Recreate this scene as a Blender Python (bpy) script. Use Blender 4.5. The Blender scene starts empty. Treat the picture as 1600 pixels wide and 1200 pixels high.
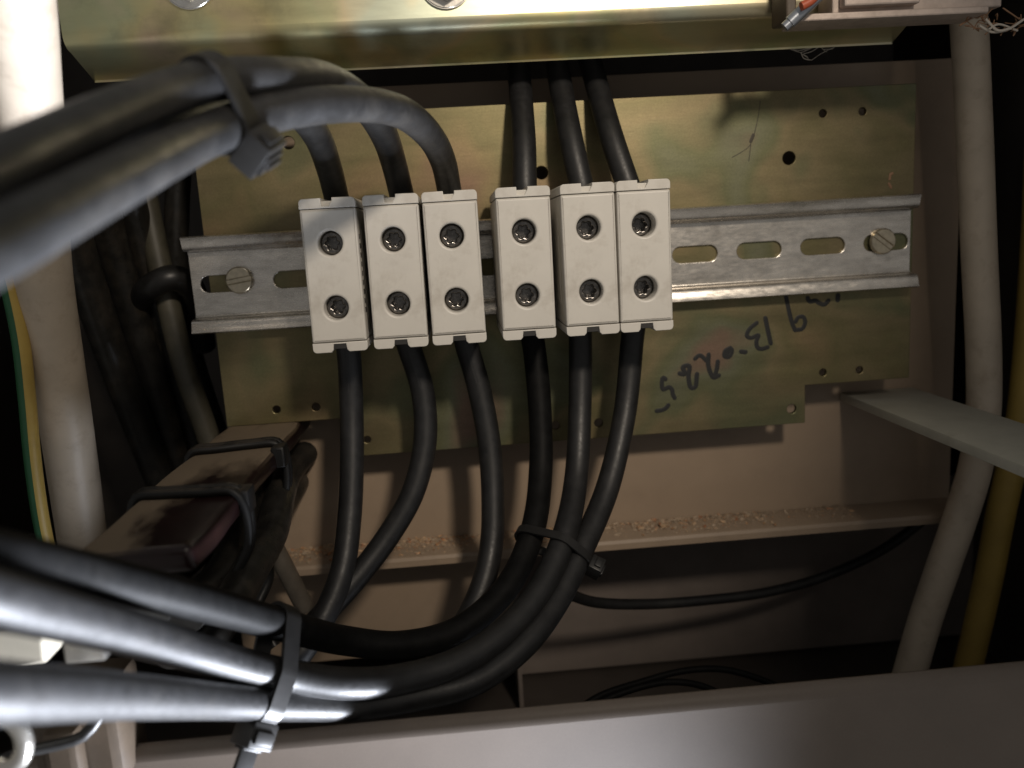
import bpy, bmesh, math, random
from mathutils import Vector, Matrix, noise

random.seed(7)
SC = bpy.context.scene
COL = SC.collection
MM = 0.001                       # all lengths below are written in millimetres

# ---------------------------------------------------------------- camera
CAM = Vector((-11.845, -316.561, 3.538))
YAW, PITCH, ROLL, FPX = 0.05753, 0.17707, -0.0601, 1300.0
cy_, sy_, cp_, sp_ = math.cos(YAW), math.sin(YAW), math.cos(PITCH), math.sin(PITCH)
FW = Vector((sy_*cp_, cy_*cp_, -sp_))
R0 = Vector((cy_, -sy_, 0)); U0 = R0.cross(FW)
RT = math.cos(ROLL)*R0 + math.sin(ROLL)*U0
UP = -math.sin(ROLL)*R0 + math.cos(ROLL)*U0
cam_d = bpy.data.cameras.new('camera'); cam = bpy.data.objects.new('camera', cam_d)
COL.objects.link(cam)
M = Matrix((RT, UP, -FW)).transposed().to_4x4(); M.translation = CAM*MM
cam.matrix_world = M
cam_d.sensor_width = 36.0; cam_d.lens = FPX/1600*36.0
cam_d.clip_start = 0.005; cam_d.clip_end = 20
cam_d.dof.use_dof = True; cam_d.dof.focus_distance = 0.268; cam_d.dof.aperture_fstop = 10.0
SC.camera = cam

# ---------------------------------------------------------------- world, lamps, exposure
w = bpy.data.worlds.new('World'); SC.world = w; w.use_nodes = True
bg = w.node_tree.nodes['Background']
bg.inputs[0].default_value = (1.0, 0.97, 0.93, 1); bg.inputs[1].default_value = 0.17

def lamp(name, kind, loc, target, energy, col, size, **k):
    d = bpy.data.lights.new(name, kind); o = bpy.data.objects.new(name, d); COL.objects.link(o)
    o.location = Vector(loc)*MM
    o.rotation_euler = (Vector(target)-Vector(loc)).to_track_quat('-Z', 'Y').to_euler()
    d.energy = energy; d.color = col
    if kind == 'AREA': d.shape = 'DISK'; d.size = size*MM
    else: d.shadow_soft_size = size*MM
    for a, b in k.items(): setattr(d, a, b)
    return o
# warm torch held above and to the right of the camera
lamp('torch_light', 'SPOT', (125, -500, 240), (8, 0, -6), 6.5, (1.0, 0.87, 0.72), 25,
     spot_size=math.radians(37.5), spot_blend=1.0)
# cool work light below the opening
wl = lamp('work_light', 'AREA', (72, -184, -305), (-66, -206, -62), 1.1, (0.84, 0.89, 1.0), 85)
wl.data.spread = math.radians(66)

SC.view_settings.view_transform = 'Standard'; SC.view_settings.look = 'None'
SC.view_settings.exposure = 0.15; SC.view_settings.gamma = 1.0
SC.cycles.use_denoising = True
SC.cycles.max_bounces = 8

# ---------------------------------------------------------------- helpers
def P(px, py, D):
    """world point (mm) lying D mm in front of the mounting plate on the sight line of a picture point"""
    d = FW + RT*((px-800)/FPX) - UP*((py-600)/FPX)
    t = (-D - CAM.y)/d.y
    return CAM + d*t

def obj(name, bm, mat, parent=None, origin=None, smooth=True, **props):
    """link a bmesh written in world millimetres as one object; origin in mm"""
    me = bpy.data.meshes.new(name)
    bmesh.ops.recalc_face_normals(bm, faces=bm.faces[:])
    if origin is None:
        if parent is not None: origin = Vector(parent['o_mm'])
        else:
            xs = [v.co for v in bm.verts]
            origin = Vector([(min(c[i] for c in xs)+max(c[i] for c in xs))/2 for i in range(3)])
    origin = Vector(origin)
    for v in bm.verts: v.co = (v.co-origin)*MM
    bm.normal_update()
    for f in bm.faces: f.smooth = smooth and not (abs(f.normal.y) > 0.9995 and f.calc_area() > 1e-10)
    flags = [f.smooth for f in bm.faces]
    bm.to_mesh(me); bm.free()
    for m in (mat if isinstance(mat, (list, tuple)) else [mat]): me.materials.append(m)
    if smooth:
        try: me.set_sharp_from_angle(angle=math.radians(38))
        except Exception: pass
        me.polygons.foreach_set('use_smooth', flags)
    o = bpy.data.objects.new(name, me); COL.objects.link(o)
    if parent is not None:
        o.parent = parent; o.location = (origin-Vector(parent['o_mm']))*MM
    else: o.location = origin*MM
    o['o_mm'] = [origin.x, origin.y, origin.z]
    for k, v in props.items(): o[k] = v
    return o

def thing(name, origin, label, category, group=None):
    o = bpy.data.objects.new(name, None); COL.objects.link(o)
    o.empty_display_size = 0.005
    o.location = Vector(origin)*MM; o['o_mm'] = list(origin)
    o['label'] = label; o['category'] = category
    if group: o['group'] = group
    return o

def tag(o, label, category, group=None):
    o['label'] = label; o['category'] = category
    if group: o['group'] = group
    return o

def box(bm, a, b, bev=0.0, seg=2):
    a, b = Vector(a), Vector(b)
    t = bmesh.new(); bmesh.ops.create_cube(t, size=1)
    for v in t.verts:
        v.co = Vector([(a[i]+b[i])/2 + v.co[i]*abs(b[i]-a[i]) for i in range(3)])
    if bev: bmesh.ops.bevel(t, geom=t.edges[:], offset=bev, segments=seg, profile=0.5, affect='EDGES')
    join(bm, t)

def join(bm, t, mat=None, mi=None):
    if mat is not None: t.transform(mat)
    me = bpy.data.meshes.new('tmp'); t.to_mesh(me); t.free()
    n = len(bm.faces)
    bm.from_mesh(me); bpy.data.meshes.remove(me)
    if mi is not None:
        bm.faces.ensure_lookup_table()
        for f in bm.faces[n:]: f.material_index = mi

def cyl(bm, c, axis, r, h, n=32, r2=None, bev=0.0):
    """cylinder from c along axis for length h"""
    t = bmesh.new()
    bmesh.ops.create_cone(t, cap_ends=True, segments=n, radius1=r, radius2=r if r2 is None else r2, depth=h)
    if bev:
        e = [x for x in t.edges if abs(x.verts[0].co.z-x.verts[1].co.z) < 1e-6]
        bmesh.ops.bevel(t, geom=e, offset=bev, segments=3, affect='EDGES')
    q = Vector(axis).normalized().to_track_quat('Z', 'Y').to_matrix().to_4x4()
    t.transform(Matrix.Translation(Vector(c)) @ q @ Matrix.Translation((0, 0, h/2)))
    join(bm, t)

def spline(pts, step=2.0):
    pts = [Vector(p) for p in pts]
    pts = [pts[0]*2-pts[1]] + pts + [pts[-1]*2-pts[-2]]
    out = []
    for i in range(1, len(pts)-2):
        p0, p1, p2, p3 = pts[i-1:i+3]
        t0 = 0; t1 = t0+max((p1-p0).length, 1e-6)**.5; t2 = t1+max((p2-p1).length, 1e-6)**.5; t3 = t2+max((p3-p2).length, 1e-6)**.5
        n = max(2, int((p2-p1).length/step))
        for k in range(n):
            t = t1+(t2-t1)*k/n
            A1 = p0*((t1-t)/(t1-t0))+p1*((t-t0)/(t1-t0)); A2 = p1*((t2-t)/(t2-t1))+p2*((t-t1)/(t2-t1)); A3 = p2*((t3-t)/(t3-t2))+p3*((t-t2)/(t3-t2))
            B1 = A1*((t2-t)/(t2-t0))+A2*((t-t0)/(t2-t0)); B2 = A2*((t3-t)/(t3-t1))+A3*((t-t1)/(t3-t1))
            out.append(B1*((t2-t)/(t2-t1))+B2*((t-t1)/(t2-t1)))
    out.append(pts[-2])
    return out

def frames(path):
    T = []
    for i in range(len(path)):
        T.append((path[min(i+1, len(path)-1)]-path[max(i-1, 0)]).normalized())
    n = T[0].orthogonal().normalized(); N = []
    for t in T:
        n = (n - t*n.dot(t)).normalized(); N.append(n.copy())
    return T, N

def tube(bm, path, r, n=24, wob=0.0, seed=0, mi_fn=None):
    T, N = frames(path); rings = []
    for i, p in enumerate(path):
        b = T[i].cross(N[i])
        rr = r(i/(len(path)-1)) if callable(r) else r
        if wob: rr *= 1+wob*noise.noise(p*0.06+Vector((seed, 0, 0)))
        rings.append([bm.verts.new(p+(N[i]*math.cos(2*math.pi*k/n)+b*math.sin(2*math.pi*k/n))*rr) for k in range(n)])
    for a, c in zip(rings, rings[1:]):
        for k in range(n):
            f = bm.faces.new((a[k], a[(k+1) % n], c[(k+1) % n], c[k]))
            if mi_fn: f.material_index = mi_fn(k)
    bm.faces.new(rings[0][::-1]); bm.faces.new(rings[-1])

def flat(outline, holes, y0, y1, bevel=0.0, res=2):
    """a sheet lying in the XZ plane between depths y0 (front) and y1 (back), with real holes; returns a bmesh in mm"""
    cu = bpy.data.curves.new('tmp', 'CURVE'); cu.dimensions = '2D'; cu.fill_mode = 'BOTH'
    cu.extrude = abs(y1-y0)/2-bevel; cu.bevel_depth = bevel; cu.bevel_resolution = res; cu.offset = -bevel
    for L in [outline]+list(holes):
        s = cu.splines.new('POLY'); s.points.add(len(L)-1); s.use_cyclic_u = True
        for q, (x, z) in zip(s.points, L): q.co = (x, z, 0, 1)
    o = bpy.data.objects.new('tmp', cu); COL.objects.link(o)
    dg = bpy.context.evaluated_depsgraph_get(); dg.update()
    me = bpy.data.meshes.new_from_object(o.evaluated_get(dg))
    bm = bmesh.new(); bm.from_mesh(me)
    bpy.data.objects.remove(o); bpy.data.curves.remove(cu); bpy.data.meshes.remove(me)
    bmesh.ops.remove_doubles(bm, verts=bm.verts[:], dist=0.0005)
    for v in bm.verts: v.co = Vector((v.co.x, (y0+y1)/2 - v.co.z, v.co.y))
    return bm

def circ(x, z, r, n=28): return [(x+r*math.cos(2*math.pi*k/n), z+r*math.sin(2*math.pi*k/n)) for k in range(n)]
def slot(x, z, L, h, n=10):
    r = h/2; out = []
    for k in range(n+1): a = -math.pi/2+math.pi*k/n; out.append((x+L/2-r+r*math.cos(a), z+r*math.sin(a)))
    for k in range(n+1): a = math.pi/2+math.pi*k/n; out.append((x-L/2+r+r*math.cos(a), z+r*math.sin(a)))
    return out
def rrect(x0, z0, x1, z1, r, n=5):
    out = []
    for cx, cz, a0 in ((x1-r, z1-r, 0), (x0+r, z1-r, 90), (x0+r, z0+r, 180), (x1-r, z0+r, 270)):
        for k in range(n+1):
            a = math.radians(a0+90*k/n); out.append((cx+r*math.cos(a), cz+r*math.sin(a)))
    return out
def extrude_profile(bm, prof, x0, x1, mi=None):
    """closed profile [(y, z)] swept along X"""
    a = [bm.verts.new((x0, y, z)) for y, z in prof]; b = [bm.verts.new((x1, y, z)) for y, z in prof]
    n = len(prof)
    for k in range(n): bm.faces.new((a[k], a[(k+1) % n], b[(k+1) % n], b[k]))
    fa = bm.faces.new(a[::-1]); fb = bm.faces.new(b)
    bmesh.ops.triangulate(bm, faces=[fa, fb])
def thick(line, t):
    """offset an open (y,z) polyline to a closed strip of thickness t"""
    L = []; R = []
    for i, p in enumerate(line):
        a = line[max(i-1, 0)]; b = line[min(i+1, len(line)-1)]
        dx, dz = b[0]-a[0], b[1]-a[1]; l = math.hypot(dx, dz); nx, nz = -dz/l, dx/l
        L.append((p[0]+nx*t/2, p[1]+nz*t/2)); R.append((p[0]-nx*t/2, p[1]-nz*t/2))
    return L+R[::-1]

# ---------------------------------------------------------------- materials
def mat(name, col, rough=0.5, metal=0.0, spec=0.5, var=0.0, vscale=0.15, bump=0.0, bscale=1.0, stretch=(1, 1, 1),
        dirt=None, dirt_amt=0.0, dirt_scale=0.1, ramp=None, rvar=0.0, coat=0.0, grain=0.0, dist=0.8):
    m = bpy.data.materials.new(name); m.use_nodes = True
    nt = m.node_tree; N = nt.nodes; L = nt.links; b = N['Principled BSDF']
    b.inputs['Roughness'].default_value = rough; b.inputs['Metallic'].default_value = metal
    b.inputs['Specular IOR Level'].default_value = spec; b.inputs['Coat Weight'].default_value = coat
    tc = N.new('ShaderNodeTexCoord'); mp = N.new('ShaderNodeMapping'); L.new(tc.outputs['Object'], mp.inputs[0])
    mp.inputs['Scale'].default_value = [1000*s for s in stretch]
    def nz(scale, det=4, r=0.55, src=mp, dist=0.0):
        n = N.new('ShaderNodeTexNoise'); n.inputs['Scale'].default_value = scale; n.inputs['Detail'].default_value = det
        n.inputs['Roughness'].default_value = r; n.inputs['Distortion'].default_value = dist
        L.new(src.outputs[0], n.inputs['Vector']); return n
    def mapr(n, a, b_, c, d):
        q = N.new('ShaderNodeMapRange'); L.new(n.outputs[0], q.inputs[0])
        for i, v in enumerate((a, b_, c, d)): q.inputs[i+1].default_value = v
        return q
    base = None
    mp0 = N.new('ShaderNodeMapping'); L.new(tc.outputs['Object'], mp0.inputs[0]); mp0.inputs['Scale'].default_value = (1000,)*3
    if ramp:
        n = nz(vscale, 3, 0.5, mp0, dist); cr = N.new('ShaderNodeValToRGB'); L.new(n.outputs[0], cr.inputs[0])
        els = cr.color_ramp.elements
        while len(els) < len(ramp): els.new(0.5)
        for e, (p, c) in zip(els, ramp): e.position = p; e.color = (*c, 1)
        base = cr.outputs[0]
    else:
        rgb = N.new('ShaderNodeRGB'); rgb.outputs[0].default_value = (*col, 1); base = rgb.outputs[0]
    if var:
        n = nz(vscale*(6 if ramp else 1), 6, 0.6); q = mapr(n, 0.3, 0.7, 1-var, 1+var)
        mx = N.new('ShaderNodeVectorMath'); mx.operation = 'SCALE'; L.new(base, mx.inputs[0]); L.new(q.outputs[0], mx.inputs['Scale']); base = mx.outputs[0]
    if grain:
        n = nz(1.6, 3, 0.7, mp0); q = mapr(n, 0.3, 0.7, 1-grain, 1+grain)
        n2 = nz(0.9, 4, 0.7); q2 = mapr(n2, 0.62, 0.72, 0, grain*1.5)
        ad = N.new('ShaderNodeMath'); L.new(q.outputs[0], ad.inputs[0]); L.new(q2.outputs[0], ad.inputs[1])
        mx = N.new('ShaderNodeVectorMath'); mx.operation = 'SCALE'; L.new(base, mx.inputs[0]); L.new(ad.outputs[0], mx.inputs['Scale']); base = mx.outputs[0]
    if dirt:
        n = nz(dirt_scale, 8, 0.65, mp0); q = mapr(n, 0.52, 0.78, 0, dirt_amt)
        mx = N.new('ShaderNodeMix'); mx.data_type = 'RGBA'; L.new(q.outputs[0], mx.inputs[0]); L.new(base, mx.inputs[6]); mx.inputs[7].default_value = (*dirt, 1); base = mx.outputs[2]
    L.new(base, b.inputs['Base Color'])
    if rvar:
        n = nz(vscale*3, 6, 0.6); q = mapr(n, 0.3, 0.7, max(0.05, rough-rvar), rough+rvar); L.new(q.outputs[0], b.inputs['Roughness'])
    if bump:
        n = nz(bscale, 5, 0.6); bp = N.new('ShaderNodeBump'); bp.inputs['Strength'].default_value = bump; bp.inputs['Distance'].default_value = 0.0003
        L.new(n.outputs[0], bp.inputs['Height']); L.new(bp.outputs[0], b.inputs['Normal'])
    m['mp'] = 1
    return m

def dusty(m, col, lo=0.6, hi=0.95, amt=0.9, nscale=0.12, edge=False):
    """settled dust lying on the faces that look up"""
    nt = m.node_tree; N = nt.nodes; L = nt.links; b = N['Principled BSDF']
    src = b.inputs['Base Color'].links[0].from_socket
    g = N.new('ShaderNodeNewGeometry'); s = N.new('ShaderNodeSeparateXYZ'); L.new(g.outputs['True Normal'], s.inputs[0])
    q = N.new('ShaderNodeMapRange'); L.new(s.outputs[2], q.inputs[0]); q.inputs[1].default_value = lo; q.inputs[2].default_value = hi
    tc = N.new('ShaderNodeTexCoord'); mp = N.new('ShaderNodeMapping'); mp.inputs['Scale'].default_value = (1000, 400, 1000); L.new(tc.outputs['Object'], mp.inputs[0])
    n = N.new('ShaderNodeTexNoise'); n.inputs['Scale'].default_value = nscale; n.inputs['Detail'].default_value = 8; n.inputs['Roughness'].default_value = 0.6; L.new(mp.outputs[0], n.inputs['Vector'])
    r = N.new('ShaderNodeMapRange'); L.new(n.outputs[0], r.inputs[0]); r.inputs[1].default_value = 0.40; r.inputs[2].default_value = 0.56; r.inputs[4].default_value = amt
    if edge:
        sx = N.new('ShaderNodeSeparateXYZ'); L.new(mp.outputs[0], sx.inputs[0])
        fy = N.new('ShaderNodeMapRange'); L.new(sx.outputs[1], fy.inputs[0])
        for i_, v_ in enumerate((-14, -34, 0, 1)): fy.inputs[i_+1].default_value = v_
        fx = N.new('ShaderNodeMapRange'); L.new(sx.outputs[0], fx.inputs[0])
        for i_, v_ in enumerate((4, 20, 0, 0.34)): fx.inputs[i_+1].default_value = v_
        mm = N.new('ShaderNodeMath'); mm.operation = 'MULTIPLY'; L.new(fy.outputs[0], mm.inputs[0]); L.new(fx.outputs[0], mm.inputs[1])
        su = N.new('ShaderNodeMath'); su.operation = 'SUBTRACT'; L.new(n.outputs[0], su.inputs[0]); L.new(mm.outputs[0], su.inputs[1])
        ad = N.new('ShaderNodeMath'); ad.inputs[1].default_value = 0.07; L.new(su.outputs[0], ad.inputs[0]); L.new(ad.outputs[0], r.inputs[0])
    mu = N.new('ShaderNodeMath'); mu.operation = 'MULTIPLY'; L.new(q.outputs[0], mu.inputs[0]); L.new(r.outputs[0], mu.inputs[1])
    mx = N.new('ShaderNodeMix'); mx.data_type = 'RGBA'; L.new(mu.outputs[0], mx.inputs[0]); L.new(src, mx.inputs[6]); mx.inputs[7].default_value = (*col, 1)
    L.new(mx.outputs[2], b.inputs['Base Color'])
    ro = N.new('ShaderNodeMix'); L.new(mu.outputs[0], ro.inputs[0]); ro.inputs[2].default_value = b.inputs['Roughness'].default_value; ro.inputs[3].default_value = 0.9
    L.new(ro.outputs[0], b.inputs['Roughness'])
    return m

M_cable = mat('black_cable_rubber', (0.013, 0.013, 0.0135), 0.47, spec=0.5, var=0.35, vscale=0.25, bump=0.12, bscale=1.2, dirt=(0.10, 0.09, 0.075), dirt_amt=0.12, dirt_scale=0.09, rvar=0.08)
M_cable_shaded = mat('shaded_black_rubber', (0.006, 0.006, 0.006), 0.55, spec=0.1, var=0.35, vscale=0.25, bump=0.12, bscale=1.2, dirt=(0.10, 0.09, 0.075), dirt_amt=0.05, dirt_scale=0.09)  # darker, duller copy of the cable rubber; shade put into the colour
M_cable_grey = mat('scuffed_lit_black_rubber', (0.022, 0.022, 0.0225), 0.46, spec=0.5, var=0.3, vscale=0.12, bump=0.2, bscale=0.7, dirt=(0.11, 0.10, 0.085), dirt_amt=0.3, dirt_scale=0.06, rvar=0.1)  # scuffed rubber, its base colour also raised to carry lamp sheen
M_cable_old = mat('aged_black_cable', (0.018, 0.017, 0.015), 0.36, var=0.4, vscale=0.2, bump=0.15, bscale=0.9, dirt=(0.14, 0.11, 0.08), dirt_amt=0.35, dirt_scale=0.07, rvar=0.1)
M_tie = mat('black_nylon', (0.014, 0.0135, 0.013), 0.4, spec=0.5, bump=0.06, bscale=0.8, var=0.3)
M_term = mat('warm_grey_plastic', (0.60, 0.578, 0.532), 0.42, spec=0.45, var=0.035, vscale=0.12, bump=0.05, bscale=2.5, dirt=(0.26, 0.22, 0.17), dirt_amt=0.42, dirt_scale=0.13)
M_latch = mat('dark_grey_plastic', (0.022, 0.021, 0.02), 0.5, var=0.2)
M_screw = mat('blackened_steel', (0.16, 0.15, 0.14), 0.22, metal=0.9, var=0.4, vscale=0.7, bump=0.25, bscale=1.6)
M_plate = mat('yellow_passivated_zinc', (0, 0, 0), 0.41, metal=0.66, var=0.12, vscale=0.017, bump=0.05, bscale=0.9, stretch=(0.25, 1, 1.6), rvar=0.06, grain=0.12,
              ramp=[(0.30, (0.214, 0.139, 0.089)), (0.39, (0.214, 0.164, 0.085)), (0.46, (0.168, 0.146, 0.071)), (0.53, (0.211, 0.172, 0.092)), (0.59, (0.143, 0.143, 0.074)), (0.65, (0.160, 0.161, 0.098)), (0.73, (0.207, 0.139, 0.098))],
              dirt=(0.09, 0.07, 0.045), dirt_amt=0.3, dirt_scale=0.03, dist=0.25)
M_bar = mat('gold_passivated_steel', (0, 0, 0), 0.33, metal=0.85, var=0.12, vscale=0.016, bump=0.06, bscale=0.8, stretch=(0.2, 1, 1), rvar=0.06,
            ramp=[(0.30, (0.616, 0.458, 0.317)), (0.42, (0.651, 0.563, 0.290)), (0.50, (0.546, 0.546, 0.317)), (0.58, (0.669, 0.581, 0.378)), (0.68, (0.528, 0.563, 0.440))],
            dirt=(0.16, 0.14, 0.10), dirt_amt=0.5, dirt_scale=0.05)
M_rail = mat('galvanised_steel', (0.64, 0.60, 0.545), 0.27, metal=0.85, var=0.2, vscale=0.3, bump=0.09, bscale=1.1, stretch=(0.3, 1, 1), rvar=0.08, dirt=(0.15, 0.14, 0.12), dirt_amt=0.35, dirt_scale=0.15)
M_scr2 = mat('zinc_screw', (0.50, 0.44, 0.33), 0.3, metal=0.9, var=0.2, vscale=0.5, bump=0.15, bscale=1.2)
M_beige = mat('beige_enamel', (0.33, 0.25, 0.18), 0.45, var=0.05, vscale=0.05, bump=0.05, bscale=1.5, dirt=(0.17, 0.13, 0.10), dirt_amt=0.25, dirt_scale=0.06)
M_frame = mat('beige_frame_enamel', (0.165, 0.132, 0.106), 0.5, var=0.07, vscale=0.05, grain=0.04, bump=0.05, bscale=1.5, dirt=(0.18, 0.14, 0.11), dirt_amt=0.3, dirt_scale=0.03)
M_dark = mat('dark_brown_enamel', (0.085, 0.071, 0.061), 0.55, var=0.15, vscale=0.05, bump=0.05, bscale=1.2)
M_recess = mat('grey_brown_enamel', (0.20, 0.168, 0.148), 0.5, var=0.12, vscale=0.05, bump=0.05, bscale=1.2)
M_white = mat('grey_white_sheath', (0.50, 0.42, 0.325), 0.5, var=0.09, vscale=0.06, bump=0.08, bscale=0.8, dirt=(0.20, 0.125, 0.075), dirt_amt=0.4, dirt_scale=0.14)
M_yellow = mat('yellow_sheath', (0.50, 0.345, 0.085), 0.5, var=0.1, vscale=0.08, bump=0.06, bscale=0.8)
M_green = mat('green_sheath', (0.02, 0.10, 0.04), 0.45, var=0.1)
M_strip = mat('grey_fibre_board', (0.43, 0.42, 0.36), 0.6, var=0.08, vscale=0.08, bump=0.1, bscale=1.0, dirt=(0.2, 0.17, 0.13), dirt_amt=0.4, dirt_scale=0.05)
M_maroon = dusty(mat('dark_maroon_lacquer', (0.012, 0.005, 0.005), 0.3, spec=0.35, var=0.3, vscale=0.1, bump=0.10, bscale=0.35), (0.19, 0.145, 0.098), amt=0.9, nscale=0.05, edge=True)
M_strap = dusty(mat('dusty_black_strap', (0.006, 0.006, 0.006), 0.5, spec=0.3, bump=0.1, bscale=0.6), (0.16, 0.13, 0.10), amt=0.25, nscale=0.15)
M_rod = mat('dull_steel_rod', (0.20, 0.175, 0.145), 0.45, metal=0.5, var=0.2, vscale=0.15, bump=0.1, bscale=0.8)
M_olive = mat('dusty_olive_tube', (0.075, 0.068, 0.048), 0.5, var=0.3, vscale=0.1, bump=0.1)
M_bracket = mat('pinkish_galvanised', (0.50, 0.42, 0.37), 0.5, metal=0.45, var=0.12, vscale=0.3, bump=0.2, bscale=0.7, dirt=(0.25, 0.2, 0.16), dirt_amt=0.5, dirt_scale=0.12)
M_ink = mat('marker_ink', (0.012, 0.012, 0.012), 0.5)
M_scr = mat('dark_scratch_stain', (0.055, 0.045, 0.03), 0.6)
M_debris = mat('rusty_wood_dust', (0, 0, 0), 0.9, vscale=0.22, var=0.4, ramp=[(0.35, (0.42, 0.19, 0.09)), (0.45, (0.50, 0.33, 0.19)), (0.55, (0.55, 0.42, 0.29)), (0.65, (0.40, 0.17, 0.08))])
M_crumb = mat('pale_dust_crumbs', (0.42, 0.33, 0.24), 0.9, var=0.4, vscale=0.25)
M_web = mat('cobweb_silk', (0.55, 0.5, 0.43), 0.8)
M_copper = mat('copper_fibre', (0.33, 0.19, 0.11), 0.6, metal=0.2)
M_bright = mat('bright_zinc', (0.75, 0.72, 0.66), 0.22, metal=0.9, bump=0.1, bscale=0.5)
M_red = mat('red_wire', (0.42, 0.09, 0.04), 0.45)
M_bluegrey = mat('bluish_steel', (0.42, 0.45, 0.50), 0.3, metal=0.8, bump=0.1, bscale=0.7)
M_ivory = mat('ivory_plastic', (0.55, 0.50, 0.40), 0.4, var=0.08, bump=0.05)
M_brownbody = mat('brown_moulding', (0.085, 0.062, 0.042), 0.5, var=0.2, vscale=0.1, bump=0.1)

# ---------------------------------------------------------------- the setting: enclosure
XL, XR = -103.3, 165.3
ZR = -7.8                                  # centre line of the rail
YW = 22.0                                  # wall behind the plate
wall_top = P(1100, 110, -YW).z
ledge_top = P(1000, 815, -YW).z
wall_x0 = P(352, 640, -YW).x; wall_x1 = P(1486, 700, -YW).x
bm = bmesh.new()
box(bm, (wall_x0, YW, ledge_top-4), (wall_x1, YW+2, wall_top), 0.3)
# folded top edge of the wall
box(bm, (wall_x0, YW+2.003, wall_top-1.6), (wall_x1, YW+16, wall_top-0.05), 0.4)
obj('back_wall', bm, M_beige, kind='structure')
bm = bmesh.new()
prof = thick([(YW-0.3, ledge_top-0.6), (4.6, ledge_top-0.6), (3.7, ledge_top-0.9), (3.4, ledge_top-1.8), (3.4, ledge_top-4.2)], 1.3)
extrude_profile(bm, prof, wall_x0, wall_x1-2)
obj('ledge', bm, M_beige, kind='structure')
low_x1 = P(800, 900, -YW).x
bm = bmesh.new()
box(bm, (wall_x0-6, 26, -175), (low_x1, 28, ledge_top-4.1), 0.3)
obj('lower_wall', bm, M_beige, kind='structure')
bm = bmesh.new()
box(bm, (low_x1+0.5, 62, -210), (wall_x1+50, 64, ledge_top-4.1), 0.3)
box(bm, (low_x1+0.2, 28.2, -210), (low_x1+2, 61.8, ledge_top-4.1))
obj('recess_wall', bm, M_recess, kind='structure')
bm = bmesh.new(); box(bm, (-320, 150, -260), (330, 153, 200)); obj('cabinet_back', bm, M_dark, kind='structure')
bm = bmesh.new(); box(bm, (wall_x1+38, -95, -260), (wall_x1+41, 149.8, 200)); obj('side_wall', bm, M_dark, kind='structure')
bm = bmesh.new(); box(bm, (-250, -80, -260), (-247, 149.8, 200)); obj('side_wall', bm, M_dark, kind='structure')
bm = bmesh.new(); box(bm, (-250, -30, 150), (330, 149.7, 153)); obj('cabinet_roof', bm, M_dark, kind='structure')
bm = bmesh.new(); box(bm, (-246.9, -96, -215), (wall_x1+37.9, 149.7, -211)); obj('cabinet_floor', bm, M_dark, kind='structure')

# front frame rail at the bottom of the opening
D = 112
zt = (P(900, 1108, D).z)
bm = bmesh.new()
prof = thick([(-D+4.6, zt-5), (-D+4.5, zt-2.2), (-D+3.9, zt-1.2), (-D+3.0, zt-0.8), (-D+2.1, zt-1.2), (-D+1.3, zt-2.6), (-D+1.1, zt-4), (-D+1.1, zt-85)], 1.5)
extrude_profile(bm, prof, -215, wall_x1+37)
o = obj('front_frame', bm, M_frame)
tag(o, 'beige painted sheet metal frame along the bottom of the opening', 'frame')

# ---------------------------------------------------------------- mounting plate
def on_plate(px, py): q = P(px, py, 0); return (q.x, q.z)
zb1, zb2, ztp = -62.0, -77.3, 50.6
xn_r = 122.75; xn_l = on_plate(530, 655)[0]
outline = [(XL, ztp), (XL, zb1), (xn_l, zb1), (xn_l, zb2), (xn_r, zb2), (xn_r, zb1), (XR, zb1), (XR, ztp)]
holes = []
for px, py, r in [(450, 223, 2.3), (1233, 247, 2.5), (846, 270, 2.4), (1286, 177, 1.5), (1348, 174, 1.5), (432, 640, 1.55), (494, 636, 1.6),
                  (868, 665, 1.7), (935, 661, 1.7), (1286, 582, 1.5), (1343, 578, 1.5), (1237, 639, 1.9), (574, 687, 1.4)]:
    x, z = on_plate(px, py); holes.append(circ(x, z, r, 22))
pl = thing('mounting_plate', (XL, 2, zb2), 'yellowish passivated zinc mounting plate with holes and upside down handwriting', 'mounting plate')
obj('plate_sheet', flat(outline, holes, 0.0, 2.0, 0.25, 1), M_plate, pl)
def ink(name, strokes, r, m, parent, y=-0.12, flatn=0.12):
    bm = bmesh.new()
    for s in strokes:
        path = spline([Vector((x, 0, z)) for x, z in s], 0.5)
        rr = r*random.uniform(0.92, 1.08)
        t = bmesh.new(); tube(t, path, rr, 10)
        for q in (path[0], path[-1]):
            u = bmesh.new(); bmesh.ops.create_uvsphere(u, u_segments=10, v_segments=6, radius=rr); u.transform(Matrix.Translation(q)); join(t, u)
        for v in t.verts: v.co.y = v.co.y*flatn + y
        join(bm, t)
    return obj(name, bm, m, parent)
def w6(pts): return [on_plate(1000+a/3.75, 440+b/3.75) for a, b in pts]
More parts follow.
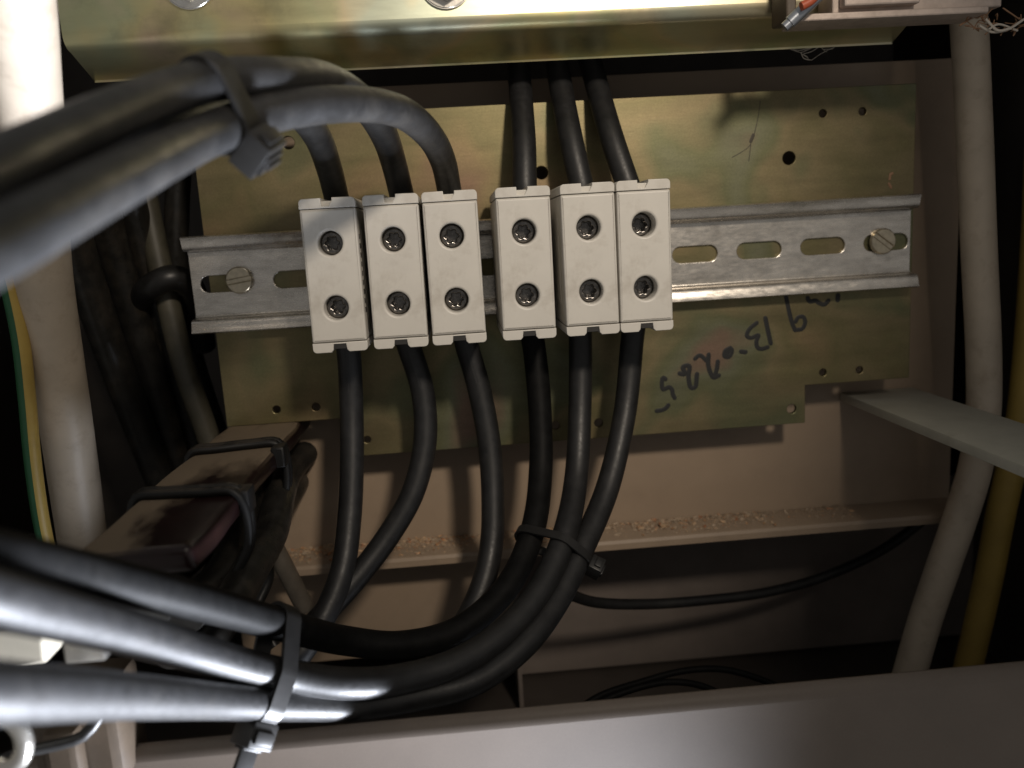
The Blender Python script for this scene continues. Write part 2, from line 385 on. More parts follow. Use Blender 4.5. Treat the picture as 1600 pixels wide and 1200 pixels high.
strokes = [w6(s) for s in [
    [(98, 758), (130, 752), (150, 742), (166, 724)], [(150, 572), (136, 562), (128, 600), (136, 632), (170, 618), (188, 634), (192, 660), (203, 682)],
    [(232, 538), (262, 542), (252, 500), (288, 494), (284, 560), (300, 622), (322, 618), (334, 542)],
    [(322, 452), (350, 432), (392, 466)], [(402, 428), (400, 490), (418, 545), (432, 562), (462, 550)], [(456, 468), (450, 510), (440, 548)],
    [(528, 388), (500, 405), (494, 436), (518, 442), (538, 414), (534, 392), (515, 410), (512, 430)], [(592, 410), (618, 413)],
    [(684, 242), (640, 280), (626, 318), (650, 330), (694, 314), (682, 350), (690, 388), (715, 394), (748, 384)], [(734, 214), (750, 290), (766, 362)],
    [(850, 60), (868, 150), (890, 240), (908, 284)], [(908, 284), (950, 276), (968, 236), (954, 206), (926, 210), (912, 234)],
    [(982, 96), (994, 116), (1030, 112), (1050, 126), (1080, 134), (1104, 112)], [(1160, 80), (1158, 108)]]]
ink('marker_writing', strokes, 0.92, M_ink, pl, -0.05, 0.05)
def pxs(*pts): return [on_plate(*p) for p in pts]
ink('scratch', [pxs((1188, 158), (1184, 185), (1178, 212)), pxs((1178, 212), (1171, 228), (1158, 238), (1144, 246)), pxs((1173, 226), (1170, 252))], 0.16, M_scr, pl, -0.03)
ink('scratch', [pxs((1177, 211), (1173, 221))], 0.6, M_scr, pl, -0.04, 0.06)
ink('rust_fleck', [pxs((1391, 272), (1390, 280)), pxs((1389, 287), (1392, 293)), pxs((1391, 273), (1394, 271))], 0.5, M_copper, pl, -0.1, 0.3)

# ---------------------------------------------------------------- top hat rail
rail_x0 = P(290, 440, 7.5).x; rail_x1 = P(1437, 375, 7.5).x
rl = thing('mounting_rail', (rail_x0, 0, ZR), 'galvanised top hat rail with slotted holes carrying the terminal blocks', 'rail')
half = 11.6
sl = []
for n in range(0, 12):
    x = -95.95 + 25*(n)
    if n == 0: x = on_plate(352, 442)[0]
    L = 17.5
    if rail_x0+4 < x < rail_x1-4: sl.append(slot(x, ZR, L, 6.2))
bm = flat([(rail_x0, ZR-half), (rail_x1, ZR-half), (rail_x1, ZR+half), (rail_x0, ZR+half)], sl, -1.15, -0.05, 0.28, 2)
for s in (1, -1):
    line = [(-0.6, half-0.02), (-0.75, half+0.5), (-1.3, half+1.0), (-2.2, half+1.15), (-5.2, half+1.3), (-6.0, half+1.55), (-6.4, half+2.1), (-6.62, half+2.8), (-6.85, half+3.6), (-7.15, half+4.5), (-7.5, half+5.2), (-7.75, 17.3)]
    prof = thick([(y, ZR+s*z) for y, z in line], 1.1)
    extrude_profile(bm, prof, rail_x0, rail_x1)
obj('rail_profile', bm, M_rail, rl)

def slot_screw(px, py, ang, label, r=5.0):
    c = P(px, py, 3.2)
    th = thing('rail_screw', (c.x, -1.2, c.z), label, 'screw', 'screws fixing the rail')
    ca, sa = math.cos(math.radians(ang)), math.sin(math.radians(ang))
    bm = bmesh.new()
    for s_ in (1, -1):
        g = 0.62; a0 = math.asin(g/r); L = []
        for k in range(25):
            a = a0+(math.pi-2*a0)*k/24; L.append((r*math.cos(a), s_*r*math.sin(a)))
        t = flat([(c.x+x*ca-z*sa, c.z+x*sa+z*ca) for x, z in L[::s_]], [], -4.6, -1.95, 0.55, 4)
        for v in t.verts:          # dome the two halves
            if v.co.y < -3.3: v.co.y += 1.5*((v.co.x-c.x)**2+(v.co.z-c.z)**2)/r**2
        join(bm, t)
    cyl(bm, (c.x, -1.95, c.z), (0, -1, 0), r-0.5, 0.9, 32)
    obj('screw_head', bm, M_scr2, th)
    b2 = bmesh.new(); cyl(b2, (c.x, -1.18, c.z), (0, -1, 0), r*0.98, 0.75, 32, bev=0.15)
    cyl(b2, (c.x, -1.16, c.z), (0, 1, 0), 2.4, 6, 16)
    obj('washer', b2, M_scr2, th)
slot_screw(373, 438, 8, 'slotted pan head screw at the left end of the rail')
slot_screw(1381, 377, -38, 'slotted pan head screw at the right end of the rail')

# ---------------------------------------------------------------- terminal blocks
TW, TH, TD = 17.39, 48.24, 50.0
TZ = -5.9
CAPH = 3.15
TX = [-50.56, -31.07, -12.51, 10.33, 30.96, 48.77]
labels = ['leftmost terminal block on the rail, its top corner in cable shade',
          'second terminal block from the left, between two light grey neighbours',
          'third terminal block from the left, beside the wide gap',
          'fourth terminal block from the left, just right of the wide gap',
          'fifth terminal block from the left, touching the last one at its right',
          'rightmost terminal block, with bare slotted rail beside it']
HZ = (10.25, -10.0)
GRP = 'light grey terminal blocks on the rail'
t0 = thing('terminal_block', (TX[0], 0, TZ), labels[0], 'terminal block', GRP)
X0 = TX[0]
def loc(pts): return [(X0+x, TZ+z) for x, z in pts]
hw = TW/2
zc = TH/2-CAPH-0.18
bm = flat(loc(rrect(-hw+0.08, -zc, hw-0.08, zc, 0.5)), [loc(circ(-0.1, z, 3.85, 40)) for z in HZ], -TD, -8.2, 0.8, 4)
obj('housing', bm, M_term, t0)
bm = bmesh.new()      # ribs on the flanks and the foot that grips the rail
for s in (-1, 1):
    box(bm, (X0+s*(hw-0.25), -40, TZ-14), (X0+s*(hw+0.12), -22, TZ+14), 0.1, 1)
box(bm, (X0-hw+1, -8.1, TZ-19), (X0+hw-1, -7.7, TZ+17))
obj('rail_foot', bm, M_term, t0)
for s in (1, -1):
    z0, z1 = zc+0.22, TH/2
    r = 1.3; n = 5
    nx0, nx1, nd = (-1.9, 1.5, 2.4) if s > 0 else (-2.0, 1.9, 2.35)
    prof = [(-hw, z0)]
    for k in range(n+1):
        a = math.radians(180-90*k/n); prof.append((-hw+r+r*math.cos(a), z1-r+r*math.sin(a)))
    if s > 0: prof += [(nx0, z1+0.02), (nx0+0.15, z1-nd), (nx1-0.9, z1-nd-0.1), (nx1+0.1, z1-0.7), (nx1+0.1, z1+0.05)]
    else: prof += [(nx0-0.9, z1), (nx0-0.2, z1-0.8), (nx0, z1-nd-0.3), (nx1, z1-nd-0.3), (nx1+0.2, z1-0.8), (nx1+0.9, z1)]
    for k in range(n+1):
        a = math.radians(90-90*k/n); prof.append((hw-r+r*math.cos(a), z1-r+r*math.sin(a)))
    prof.append((hw, z0))
    bm = flat(loc([(x, s*z) for x, z in prof][::s]), [], -TD+0.15, -9, 0.22, 2)
    c = obj('end_cap', bm, M_term, t0)
    bm = bmesh.new()
    if s > 0: box(bm, (X0+nx0-0.4, -TD+1.6, TZ+zc+0.3), (X0+nx1+0.4, -TD+6, TZ+z1-0.9), 0.2)
    else: box(bm, (X0+nx0-0.1, -TD+0.55, TZ-z1+1.0), (X0+nx1+0.1, -TD+4, TZ-zc-0.1), 0.15)
    obj('latch', bm, M_term if s > 0 else M_latch, c)
for i, z in enumerate(HZ):
    # clamp screw: a thread rim, a flat head and a six-lobed socket
    lobes = [(X0-0.1+(1.95+0.32*math.cos(6*2*math.pi*k/48))*math.cos(2*math.pi*k/48), TZ+z+(1.95+0.32*math.cos(6*2*math.pi*k/48))*math.sin(2*math.pi*k/48)) for k in range(48)]
    bm = flat([(X0-0.1+x, TZ+z+y) for x, y in circ(0, 0, 3.6, 40)], [lobes], -TD+4.8, -TD+8.7, 0.5, 3)
    cyl(bm, (X0-0.1, -TD+8.6, TZ+z), (0, 1, 0), 3.55, 5, 32)
    obj('clamp_screw', bm, M_screw, t0)
bm = bmesh.new()      # raised lettering bars on the right flank
for k in range(9):
    zz = TZ+11-k*2.9
    box(bm, (X0+hw-0.1, -46.5, zz), (X0+hw+0.12, -46.5+random.uniform(1.0, 2.2), zz+1.6), 0.05, 1)
obj('flank_embossing', bm, M_latch, t0)

def copy_tree(o, parent=None):
    c = o.copy(); COL.objects.link(c)
    if parent is not None: c.parent = parent
    for ch in list(o.children): copy_tree(ch, c)
    return c
for i in range(1, 6):
    c = copy_tree(t0); c.location = (TX[i]*MM, 0, TZ*MM); c['label'] = labels[i]
    c.rotation_euler = (0, math.radians((0, 0.3, -0.2, 0.25, -0.1, 0.15)[i]), 0)
    k = 0
    for ch in c.children:
        if ch.name.startswith('clamp_screw'):
            dy = [(0, 0), (0.8, 0.2), (-0.4, 0.3), (-0.9, -1.3), (-0.5, -1.0), (1.2, 0.2)][i][k]; k += 1
            ch.location.y += dy*MM

# ---------------------------------------------------------------- cables
PATHS = {}
def cable(key, pts, r, label, m=None, name='power_cable', group=None, wob=0.015, n=28, r1=None):
    path = spline([P(*p) for p in pts], 1.8); PATHS[key] = (path, r)
    bm = bmesh.new(); tube(bm, path, r, n, wob, seed=len(PATHS)*3.1)
    o = obj(name, bm, m or M_cable, origin=path[0])
    return tag(o, label, 'cable', group)
R = 4.25
G1, G2, G3 = 'cables entering the tops of the blocks', 'cables leaving the bottoms of the blocks', 'cables at the cabinet sides'
cable('u1', [(533, 345, 20), (526, 310, 20), (514, 262, 32), (495, 212, 52), (455, 168, 76), (400, 160, 100), (330, 175, 122), (230, 215, 148), (100, 275, 168), (0, 330, 184), (-90, 372, 196)], R,
      'black cable rising from the leftmost terminal block, behind the tied bundle', m=M_cable_grey, group=G1)
cable('u2', [(634, 335, 20), (627, 302, 20), (615, 254, 30), (598, 206, 52), (562, 156, 78), (505, 124, 100), (430, 120, 122), (340, 124, 137), (260, 146, 153), (100, 216, 185), (0, 264, 202), (-90, 310, 214)], R,
      'black cable from the second terminal block, upper one in the tied bundle', m=M_cable_grey, group=G1)
cable('u3', [(708, 330, 20), (702, 297, 20), (693, 254, 34), (666, 206, 64), (612, 170, 92), (520, 163, 112), (420, 177, 127), (335, 207, 143), (200, 273, 181), (50, 352, 208), (-80, 420, 224)], R,
      'black cable from the third terminal block, lower one in the tied bundle', m=M_cable_grey, group=G1)
cable('u4', [(822, 320, 20), (820, 290, 20), (819, 230, 16), (814, 150, 5), (808, 80, -8), (802, 10, -18)], R, 'black cable rising straight from the fourth terminal block', group=G1)
cable('u5', [(914, 318, 20), (908, 288, 20), (893, 222, 16), (878, 145, 5), (866, 70, -8), (856, 0, -18)], R, 'black cable rising from the fifth terminal block', group=G1)
cable('u6', [(990, 315, 20), (980, 286, 20), (958, 222, 16), (937, 150, 5), (918, 78, -8), (904, 10, -18)], R, 'black cable slanting up from the rightmost terminal block', group=G1)
cable('d1', [(540, 520, 20), (545, 553, 20), (549, 630, 20), (550, 720, 24), (546, 810, 30), (535, 890, 38), (508, 960, 48), (470, 1020, 56), (420, 1080, 62)], R,
      'black cable hanging almost straight down from the leftmost terminal block', group=G2)
cable('d2', [(630, 515, 20), (640, 545, 20), (660, 610, 20), (664, 690, 22), (645, 770, 26), (605, 840, 30), (555, 905, 36), (510, 955, 42), (460, 1010, 50)], R,
      'black cable bowing right below the second terminal block', group=G2)
cable('d3', [(722, 510, 20), (730, 542, 20), (748, 605, 20), (764, 690, 22), (770, 770, 26), (768, 850, 32), (752, 920, 40), (720, 985, 46), (680, 1040, 50)], R,
      'black cable below the third terminal block passing behind the lower bundle', group=G2)
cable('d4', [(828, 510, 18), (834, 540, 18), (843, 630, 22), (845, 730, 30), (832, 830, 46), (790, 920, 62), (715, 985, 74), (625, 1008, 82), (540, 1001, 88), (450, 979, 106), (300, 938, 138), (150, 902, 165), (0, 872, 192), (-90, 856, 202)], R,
      'black cable from the fourth terminal block, topmost in the lower bundle', m=M_cable_shaded, group=G2)
cable('d5', [(906, 505, 18), (907, 535, 18), (906, 640, 22), (901, 740, 32), (884, 830, 50), (848, 915, 66), (790, 985, 80), (715, 1035, 91), (630, 1060, 99), (540, 1068, 109), (430, 1052, 118), (300, 1018, 140), (180, 983, 166), (0, 938, 200), (-90, 916, 211)], R,
      'black cable from the fifth terminal block with a bright lower edge in the bundle', group=G2)
cable('d6', [(992, 500, 18), (988, 530, 18), (977, 640, 22), (950, 760, 34), (908, 860, 52), (872, 935, 66), (820, 1005, 80), (745, 1062, 90), (650, 1088, 96), (560, 1101, 103), (470, 1101, 113), (350, 1096, 134), (200, 1088, 170), (0, 1082, 209), (-90, 1080, 220)], R,
      'black cable from the rightmost terminal block, lowest in the lower bundle', group=G2)

# ---------------------------------------------------------------- cable ties
def hull2(pts):
    pts = sorted(set(pts)); 
    def half(p):
        h = []
        for q in p:
            while len(h) > 1 and (h[-1][0]-h[-2][0])*(q[1]-h[-2][1])-(h[-1][1]-h[-2][1])*(q[0]-h[-2][0]) <= 0: h.pop()
            h.append(q)
        return h
    a, b = half(pts), half(pts[::-1]); return a[:-1]+b[:-1]
def tie(keys, at, lead, head_dir, label, wid=4.6, th=1.0, head=(6.5, 7.5, 5.0), tail=10, tilt=0.0, m=None, tail_dir=None):
    C = P(*at)
    path = PATHS[lead][0]
    i = min(range(len(path)), key=lambda k: (path[k]-C).length); C = path[i]
    T = (path[min(i+2, len(path)-1)]-path[max(i-2, 0)]).normalized()
    if tilt: T = (Matrix.Rotation(tilt, 3, FW) @ T).normalized()
    U = (-FW - T*(-FW).dot(T)).normalized(); V = T.cross(U)
    pts = []; cen = Vector((0, 0, 0))
    for k in keys:
        pa, r = PATHS[k]
        q = min(pa, key=lambda p: abs((p-C).dot(T))*3+(p-C).length); q = q - T*(q-C).dot(T)
        cen += q/len(keys)
        for a in range(32):
            s = q-C + (U*math.cos(a*math.pi/16)+V*math.sin(a*math.pi/16))*(r*1.02+0.1); pts.append((round(s.dot(U), 4), round(s.dot(V), 4)))
    h = hull2(pts); n = len(h)
    bm = bmesh.new(); rings = []
    for k in range(n):
        a, b = Vector(h[k-1]), Vector(h[(k+1) % n]); t = (b-a).normalized(); nn = Vector((t.y, -t.x))
        base = Vector(h[k]); out = base+nn*th
        f = lambda q, s: C+U*q.x+V*q.y+T*s
        mid = base+nn*th*0.85
        rings.append([bm.verts.new(f(base, -wid/2)), bm.verts.new(f(mid, -wid/2)), bm.verts.new(f(out, -wid/2+0.12)), bm.verts.new(f(out, wid/2-0.12)), bm.verts.new(f(mid, wid/2)), bm.verts.new(f(base, wid/2))])
    for k in range(n):
        a, b = rings[k], rings[(k+1) % n]
        for j in range(6): bm.faces.new((a[j], a[(j+1) % 6], b[(j+1) % 6], b[j]))
    m = m or M_tie
    hd = RT*head_dir[0]+UP*head_dir[1]-FW*head_dir[2]
    hd2 = Vector((hd.dot(U), hd.dot(V))).normalized()
    k = max(range(n), key=lambda k: Vector(h[k]).dot(hd2))
    a, b = Vector(h[k-1]), Vector(h[(k+1) % n]); t = (b-a).normalized(); nn = Vector((t.y, -t.x))
    hp = C+U*h[k][0]+V*h[k][1]; tw = U*t.x+V*t.y; nw = U*nn.x+V*nn.y
    root = thing('cable_tie', hp, label, 'cable tie')
    obj('strap', bm, m, root)
    X = Matrix((T, tw, nw)).transposed().to_4x4(); X.translation = hp
    q = bmesh.new(); box(q, (-head[0]/2, -head[1]/2, -0.3), (head[0]/2, head[1]/2, head[2]), 0.4)
    box(q, (-head[0]/2+1.0, head[1]/2-0.2, head[2]*0.3), (head[0]/2-1.0, head[1]/2+0.9, head[2]*0.8), 0.2)
    box(q, (-head[0]/2+0.8, -head[1]/2+1.5, head[2]-0.1), (head[0]/2-0.8, head[1]/2-2.2, head[2]+0.7), 0.25)
    q.transform(X); obj('head', q, m, root)
    if tail:
        q = bmesh.new()
        if tail_dir is None:
            box(q, (-wid/2, -0.7, head[2]-0.2), (wid/2, 0.7, head[2]+tail), 0.3)
        else:
            box(q, (-wid/2, 0, head[2]*0.25), (wid/2, tail*tail_dir, head[2]*0.25+1.3), 0.3)
        q.transform(X); obj('tail', q, m, root)
    return root
tie(['u1', 'u2', 'u3'], (352, 196, 138), 'u3', (0.35, -0.9, 0.5), 'black cable tie binding the upper left bundle, its head hanging below', wid=5.4, head=(8.0, 8.5, 5.6), tail=1.5, tilt=math.radians(-8))
tie(['d4', 'd5', 'd6'], (884, 868, 50), 'd5', (0.95, -0.55, 0.35), 'thin black cable tie where the three cables bend, head at right', wid=3.0, th=0.9, head=(5.2, 6.5, 4.4), tail=0, tilt=math.radians(8))
tie(['d4', 'd5', 'd6'], (445, 1055, 120), 'd5', (-0.25, -1.0, 0.35), 'glossy black cable tie around the nearest bundle at the bottom left', wid=5.2, head=(7.5, 7.5, 6), tail=14, tilt=math.radians(6))

# ---------------------------------------------------------------- side cables and pipes
cable('wl', [(18, -60, 112), (30, 30, 102), (40, 120, 88), (50, 220, 74), (66, 420, 54), (84, 540, 42), (106, 680, 30), (130, 850, 18), (140, 930, 12)], 8.2,
      'thick grey white cable down the left edge behind the black bundle', M_white, 'sheathed_cable', G3, 0.01, 36)
cable('wr', [(1508, -40, 6), (1514, 40, 6), (1518, 110, 6), (1524, 250, 6), (1530, 400, 6), (1537, 560, 6), (1536, 650, 6), (1524, 730, 6), (1500, 810, 6), (1472, 890, 8), (1445, 970, 10), (1422, 1050, 12), (1400, 1130, 14)], 6.3,
      'grey white cable down the right side passing behind the flat bar', M_white, 'sheathed_cable', G3, 0.01, 32)
cable('yr', [(1628, 200, -20), (1618, 400, -20), (1606, 560, -20), (1596, 650, -20), (1580, 730, -20), (1564, 800, -20), (1545, 900, -20), (1518, 1020, -20), (1490, 1130, -20)], 5.9,
      'yellow cable at the far right edge behind the grey white one', M_yellow, 'sheathed_cable', G3, 0.01, 28)
path = spline([P(*p) for p in [(2, 400, 60), (16, 450, 56), (32, 530, 52), (42, 620, 48), (50, 710, 44), (62, 800, 40), (76, 870, 36)]], 1.8)
bm = bmesh.new(); tube(bm, path, 2.6, 20, mi_fn=lambda k: 0 if 9 <= k <= 16 else 1)
o = obj('earth_wire', bm, [M_yellow, M_green], origin=path[0]); tag(o, 'thin green and yellow striped wire at the left edge', 'wire', G3)
old = [([(95, 300, 20), (130, 420, 4), (170, 540, -12), (215, 660, -28), (255, 760, -38)], 6.2, 'thick black cable nearest the grey white one at left'),
       ([(150, 290, 0), (180, 400, -14), (222, 540, -28), (262, 670, -40), (290, 760, -48)], 6.0, 'second old black cable behind the upper bundle at left'),
       ([(196, 280, -14), (226, 400, -26), (258, 520, -36), (292, 640, -46), (318, 740, -52)], 5.6, 'third old black cable behind the upper bundle, with a worn streak'),
       ([(280, 250, -40), (276, 340, -42), (276, 440, -44), (300, 560, -46), (338, 680, -48), (360, 760, -50)], 5.0, 'rearmost old black cable close to the plate edge')]
for i, (pts, r, lab) in enumerate(old):
    cable('o%d' % i, pts, r, lab, M_cable_old, 'old_cable', 'old black cables behind the left bundle', 0.02, 24)
cable('gt', [(226, 300, -26), (238, 360, -24), (262, 470, -22), (290, 580, -22), (322, 672, -22), (345, 740, -22)], 4.6, 'dull olive grey tube between the old black cables and the plate', M_olive, 'conduit_tube', G3, 0.01, 24)
cable('bent', [(196, 540, -44), (214, 478, -26), (240, 446, -12), (268, 434, -12), (294, 444, -18), (308, 474, -28), (318, 540, -42)], 5.0, 'shiny black cable bent over beside the left end of the rail', M_tie, 'bent_cable', None, 0.05, 20)
cable('thin', [(880, 925, 20), (930, 941, 6), (1010, 944, -6), (1100, 938, -14), (1200, 925, -22), (1290, 900, -30), (1380, 858, -36), (1450, 806, -40), (1520, 740, -44)], 2.2,
      'thin black double cord sagging across the dark lower recess', M_cable, 'thin_cord', None, 0.0, 16)
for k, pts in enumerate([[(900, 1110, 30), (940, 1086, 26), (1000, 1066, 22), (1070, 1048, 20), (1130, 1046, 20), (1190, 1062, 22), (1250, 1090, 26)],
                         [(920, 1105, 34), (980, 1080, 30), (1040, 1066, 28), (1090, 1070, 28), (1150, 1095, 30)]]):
    cable('loop%d' % k, pts, 1.3, ('longer', 'shorter')[k]+' thin looped wire just behind the bottom frame', M_cable_shaded, 'loose_wire', 'loose wires behind the bottom frame', 0.0, 12)

# ---------------------------------------------------------------- flat bar at right
a = P(1312, 613, -YW); b = P(1425, 604, -YW)
bm = bmesh.new(); box(bm, (a.x, -150, a.z-3.6), (b.x, YW-0.3, a.z), 0.35)
o = obj('flat_bar', bm, M_strip); tag(o, 'pale grey flat bar reaching out from the wall at right', 'bar')

# ---------------------------------------------------------------- dark duct at lower left
a = P(350, 668, 2); b = P(468, 664, 2)
dx0, dx1, dz = a.x, b.x, a.z
du = thing('support_bar', (dx0, 0, dz-11), 'dark maroon lacquered bar with dusty top and two black straps', 'bar')
bm = bmesh.new()
t = bmesh.new(); box(t, (dx0, -132, dz-7.0), (dx1, 21, dz), 2.2, 3)
bmesh.ops.subdivide_edges(t, edges=[e for e in t.edges if abs(e.verts[0].co.y-e.verts[1].co.y) > 50], cuts=40, use_grid_fill=True)
for v in t.verts:
    v.co += Vector((noise.noise(v.co*0.05), 0, noise.noise(v.co*0.04+Vector((9, 0, 0)))))*0.9
join(bm, t); obj('bar_body', bm, M_maroon, du)
for k, (dd, sk) in enumerate([(40, 3), (88, -2)]):
    for j in range(2):
        yy = -dd - j*3.4
        pts = [(dx0-1, yy, dz-14), (dx0-1.2, yy, dz-3), (dx0+0.5, yy, dz+0.9), (dx0+8, yy+sk*0.3, dz+1.3), (dx1-9, yy+sk, dz+1.4), (dx1-1, yy+sk*1.2, dz+1.0), (dx1+1.2, yy+sk*1.2, dz-2.5), (dx1+1.3, yy+sk, dz-14), (dx1-4, yy+sk, dz-24)]
        bm = bmesh.new(); tube(bm, spline([Vector(p) for p in pts], 1.5), 1.35, 12, 0.12, k+j)
        obj('strap', bm, M_strap, du)
    bm = bmesh.new(); box(bm, (dx1-1.5, -dd-6, dz-6), (dx1+3.0, -dd+1.5, dz+1.2), 0.8); obj('strap_buckle', bm, M_strap, du)
for k, (ox, oz, r) in enumerate([(5, -17, 5.6), (15, -18, 5.8), (25, -17.5, 5.2), (10, -28, 5.5), (20, -29, 5.6)]):
    path = spline([Vector((dx0+ox+j*random.uniform(-1, 1), yy, dz+oz-(2 if j > 2 else 0)*j+random.uniform(-1, 1))) for j, yy in enumerate((18, -8, -34, -60, -84, -106))], 2)
    PATHS['b%d' % k] = (path, r)
    bm = bmesh.new(); tube(bm, path, r, 22, 0.03, k)
    tag(obj('strapped_cable', bm, M_cable_old, origin=path[0]), ('upper left black cable strapped right under the dusty maroon bar', 'middle black cable strapped right under the dusty maroon bar', 'rightmost black cable under the maroon bar, next to the steel rod', 'lower left black cable hanging under the maroon bar', 'lower right black cable hanging under the maroon bar')[k], 'cable', 'cables strapped under the maroon bar')
# steel rod and black loop under it
a = P(398, 795, 22); b = P(478, 952, 14)
bm = bmesh.new(); cyl(bm, a, b-a, 3.5, (b-a).length, 28, bev=0.4)
o = obj('steel_rod', bm, M_rod); tag(o, 'dull steel rod standing obliquely beside the maroon bar', 'rod')
path = spline([P(*p) for p in [(385, 812, 26), (400, 792, 24), (424, 786, 22), (440, 800, 20), (443, 822, 18), (436, 846, 16)]], 1.0)
bm = bmesh.new(); tube(bm, path, 1.3, 12)
o = obj('wire_loop', bm, M_tie); tag(o, 'small black loop of tie curling behind the steel rod', 'loop')
cable('snarl', [(340, 850, 50), (380, 880, 42), (410, 860, 36), (420, 900, 34), (400, 960, 40), (430, 1010, 44)], 2.0, 'tangled black wire end under the maroon bar', M_tie, 'thin_cord', None, 0.0, 14)

# ---------------------------------------------------------------- gold bar across the top
yb0, yb1 = -38.0, -18.0
zf = P(500, 55, 38).z; zb = P(800, 92, 18).z
bx0 = P(100, 60, 38).x; bx1 = P(1392, 57, 18).x
cb = thing('top_bar', (bx0, yb0, zf), 'gold passivated steel bar folded across the top of the opening', 'bar')
line = [(yb0, zf+75), (yb0, zf+3.5)]
for k in range(1, 8):
    a_ = math.pi/2*k/8; line.append((yb0+3.5*(1-math.cos(a_)), zf+3.5-3.5*math.sin(a_)))
line += [(yb0+3.5, zf), (yb1-1.2, zb+0.2), (yb1-0.5, zb-0.1), (yb1-0.2, zb-1.1)]
bm = bmesh.new(); extrude_profile(bm, thick(line, 2.0), bx0, bx1); obj('folded_sheet', bm, M_bar, cb)
for px in (290, 696):
    c = P(px, -33, 42)
    bm = bmesh.new(); cyl(bm, (c.x, yb0-0.9, c.z), (0, -1, 0), 8.2, 1.4, 32, bev=0.4); cyl(bm, (c.x, yb0-2.2, c.z), (0, -1, 0), 6.2, 4.5, 6, bev=0.5)
    o = obj('hex_bolt', bm, M_bright); tag(o, 'bright hexagon bolt cut by the top edge, %s' % ('left one of the two' if px < 500 else 'right one of the two'), 'bolt', 'bolts in the gold bar')

# bracket at the upper right
a = P(1220, 51, 39); b = P(1503, 43, 39)
br = thing('end_bracket', a, 'grey galvanised bracket fixed over the right end of the gold bar', 'bracket')
bm = bmesh.new()
z0 = a.z
box(bm, (a.x, -53, z0), (b.x, -39.3, z0+2.2), 0.5)
box(bm, (a.x+12, -50, z0+2.3), (b.x+6, -39.4, z0+26), 0.5)
obj('bracket_body', bm, M_bracket, br)
bm = bmesh.new(); box(bm, (a.x+14, -54, z0+3.6), (a.x+38, -50.1, z0+26), 0.6); obj('front_lug', bm, M_bracket, br)
bm = bmesh.new(); box(bm, (a.x-3.4, -52, z0+1.0), (a.x-0.1, -39.5, z0+30), 0.6); obj('side_tab', bm, M_brownbody, br)
bm = bmesh.new(); p0, p1 = P(1232, 37, 55.5), P(1282, -10, 58)
cyl(bm, p0, p1-p0, 1.9, (p1-p0).length, 20, bev=0.5)
cyl(bm, p0-(p1-p0).normalized()*1.5, p1-p0, 1.5, 2, 16)
o = obj('latch_pin', bm, M_bluegrey); tag(o, 'slanting bluish steel pin at the left end of the grey bracket', 'pin')
bm = bmesh.new(); tube(bm, spline([P(1252, 10, 60), P(1265, 3, 60), P(1280, -12, 60), P(1300, -40, 60)], 1), 1.3, 14)
o = obj('red_wire', bm, M_red); tag(o, 'short red wire end beside the slanting steel pin', 'wire')

# cobwebs
def web(paths, D, r, label, m=M_web, name='cobweb', jit=0.0):
    bm = bmesh.new()
    for p in paths:
        tube(bm, spline([P(x+random.uniform(-jit, jit), y+random.uniform(-jit, jit), D+random.uniform(-1.5, 1.5)) for x, y in p], 0.8), r*random.uniform(0.6, 1.3), 6)
    o = obj(name, bm, m); tag(o, label, 'cobweb'); return o
def c8(L): return [(1100+a/3.2, b/3.2) for a, b in L]
web([c8(p) for p in [[(398, 214), (430, 245), (485, 262)], [(485, 262), (500, 292), (535, 300)], [(485, 262), (530, 242), (572, 216)], [(572, 216), (600, 254), (616, 262)],
                     [(600, 248), (645, 244), (658, 205)], [(500, 270), (540, 256), (575, 236)], [(490, 272), (515, 286), (520, 300)], [(572, 216), (600, 200), (660, 200)], [(535, 300), (580, 270), (640, 240)], [(420, 232), (470, 250), (560, 226)]]],
    14, 0.17, 'pale dusty cobweb hanging under the gold bar', jit=0.6)
tw = []
for k in range(26):
    x = random.uniform(1515, 1600); y = random.uniform(14, 46)
    tw.append([(x, y), (x+random.uniform(-12, 12), y+random.uniform(-10, 12)), (x+random.uniform(-20, 20), y+random.uniform(-12, 16))])
web(tw, 48, 0.22, 'tangle of coppery fibres and web in the top right corner', M_copper, 'fibre_tangle')
web([[(1530, 40), (1550, 50), (1575, 46), (1600, 30)], [(1545, 46), (1560, 38), (1590, 48)], [(1540, 30), (1560, 48), (1580, 44)]], 50, 0.35, 'pale web strands over the coppery fibre tangle', M_web)

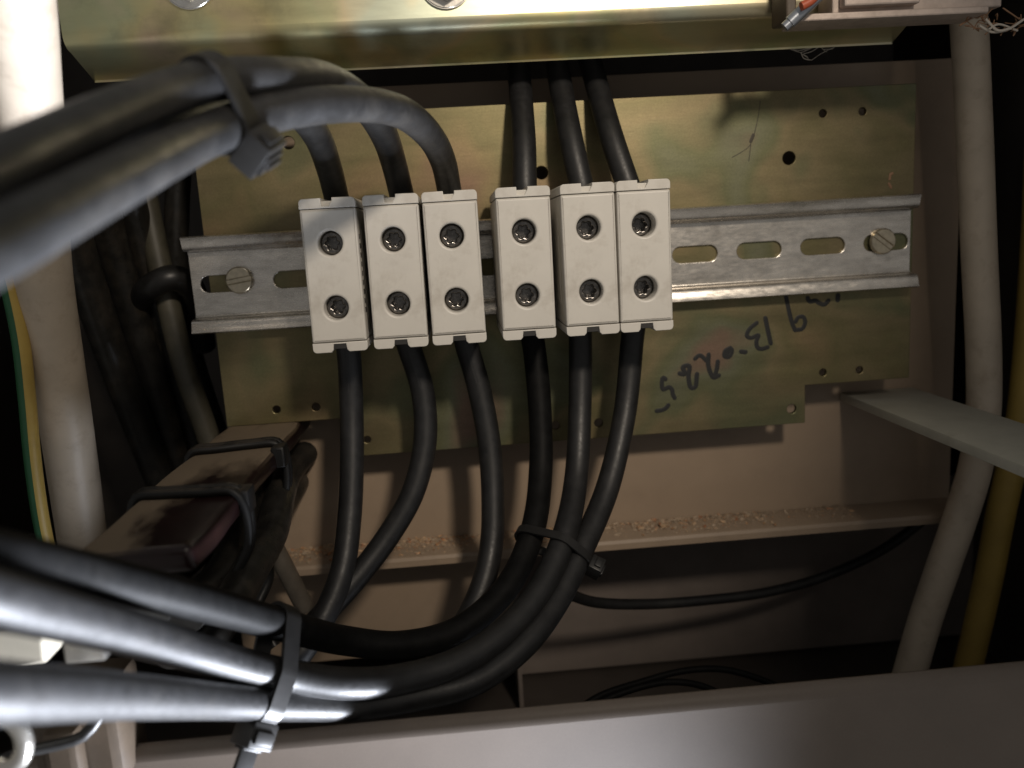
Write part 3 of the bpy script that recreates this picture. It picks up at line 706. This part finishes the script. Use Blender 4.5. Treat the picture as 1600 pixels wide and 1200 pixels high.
# ---------------------------------------------------------------- debris on the ledge
bm = bmesh.new()
def chip(c, s, long=1.0):
    t = bmesh.new(); bmesh.ops.create_icosphere(t, subdivisions=1, radius=s)
    for v in t.verts: v.co *= random.uniform(0.55, 1.15)
    t.transform(Matrix.Rotation(random.uniform(0, 6.28), 4, 'Z') @ Matrix.Diagonal((long, 1, 0.6, 1)))
    t.transform(Matrix.Translation(c)); join(bm, t)
xa, xb = P(425, 850, -15).x, P(1330, 800, -15).x
for k in range(9000):
    x = random.uniform(xa, xb); px = (x-xa)/(xb-xa)
    n1 = noise.noise(Vector((x*0.045, 3.3, 0))); n2 = noise.noise(Vector((x*0.2, 7.7, 0)))
    dens = 0.42+1.1*max(0, n1+0.12)+0.8*max(0, n2)
    if random.random() > dens*(1.0 if px < 0.85 else 0.35): continue
    dy = random.expovariate(1/(2.6+3.2*px)) if random.random() < 0.8 else random.uniform(0, 17)
    y = YW-0.4-dy
    if y < 4.5: continue
    s = random.choice([0.14, 0.16, 0.2, 0.2, 0.25, 0.25, 0.3, 0.4]) if random.random() < 0.94 else random.uniform(0.5, 1.0)
    n0 = len(bm.faces)
    chip(Vector((x, y, ledge_top+0.1+s*0.3+max(0, 2.2-dy)*0.35*random.random()*max(0.2, n1+0.6))), s, random.uniform(1, 2.4))
    if random.random() < 0.25+0.6*px:
        bm.faces.ensure_lookup_table()
        for f in bm.faces[n0:]: f.material_index = 1
for px, py, s, l in [(1035, 797, 1.9, 2.0), (1000, 803, 1.2, 1.5), (505, 838, 1.3, 1.4), (1130, 793, 1.0, 2.0), (1085, 802, 1.1, 1.8), (560, 836, 0.9, 2), (620, 833, 0.9, 1.5)]:
    c = P(px, py, -12); chip(Vector((c.x, 13, ledge_top+s*0.5)), s, l)
obj('wood_debris', bm, [M_debris, M_crumb], kind='stuff')

# ---------------------------------------------------------------- blurred clutter at the lower left corner
cn = thing('connector_strip', P(60, 1020, 150), 'pale plastic connector strip showing between the two lower cables at the left edge', 'connector')
a = P(-60, 1004, 150); b = P(118, 1032, 150)
bm = bmesh.new(); box(bm, (a.x, -150, b.z), (b.x-6, -140, a.z+2), 0.6); obj('strip_body', bm, M_ivory, cn)
bm = bmesh.new(); a2 = P(96, 1004, 151); b2 = P(165, 1033, 151); box(bm, (a2.x, -151, b2.z), (b2.x, -141, a2.z), 0.6); obj('end_plug', bm, M_bright, cn)
c = P(2, 1160, 165)
bm = bmesh.new(); tube(bm, [c+Vector((4.2*math.cos(k*math.pi/20), 0, 5.4*math.sin(k*math.pi/20))) for k in range(41)], 1.7, 14)
o = obj('metal_ring', bm, M_bright); tag(o, 'bright metal ring cut by the lower left corner', 'ring')
a = P(30, 1085, 118); b = P(200, 1230, 118)
bm = bmesh.new(); box(bm, (a.x, -118, b.z), (b.x, -100, a.z), 3.0); box(bm, (a.x+6, -124, b.z), (b.x-8, -118.1, a.z-8), 2.0)
o = obj('brown_moulding', bm, M_brownbody); tag(o, 'blurred brown moulded block in the lower left corner', 'moulding')
cable('bl', [(-20, 1200, 135), (30, 1176, 135), (80, 1166, 133), (130, 1150, 131), (155, 1120, 129)], 1.4, 'thin black wire curving over the brown block', M_tie, 'thin_cord', None, 0.0, 12)
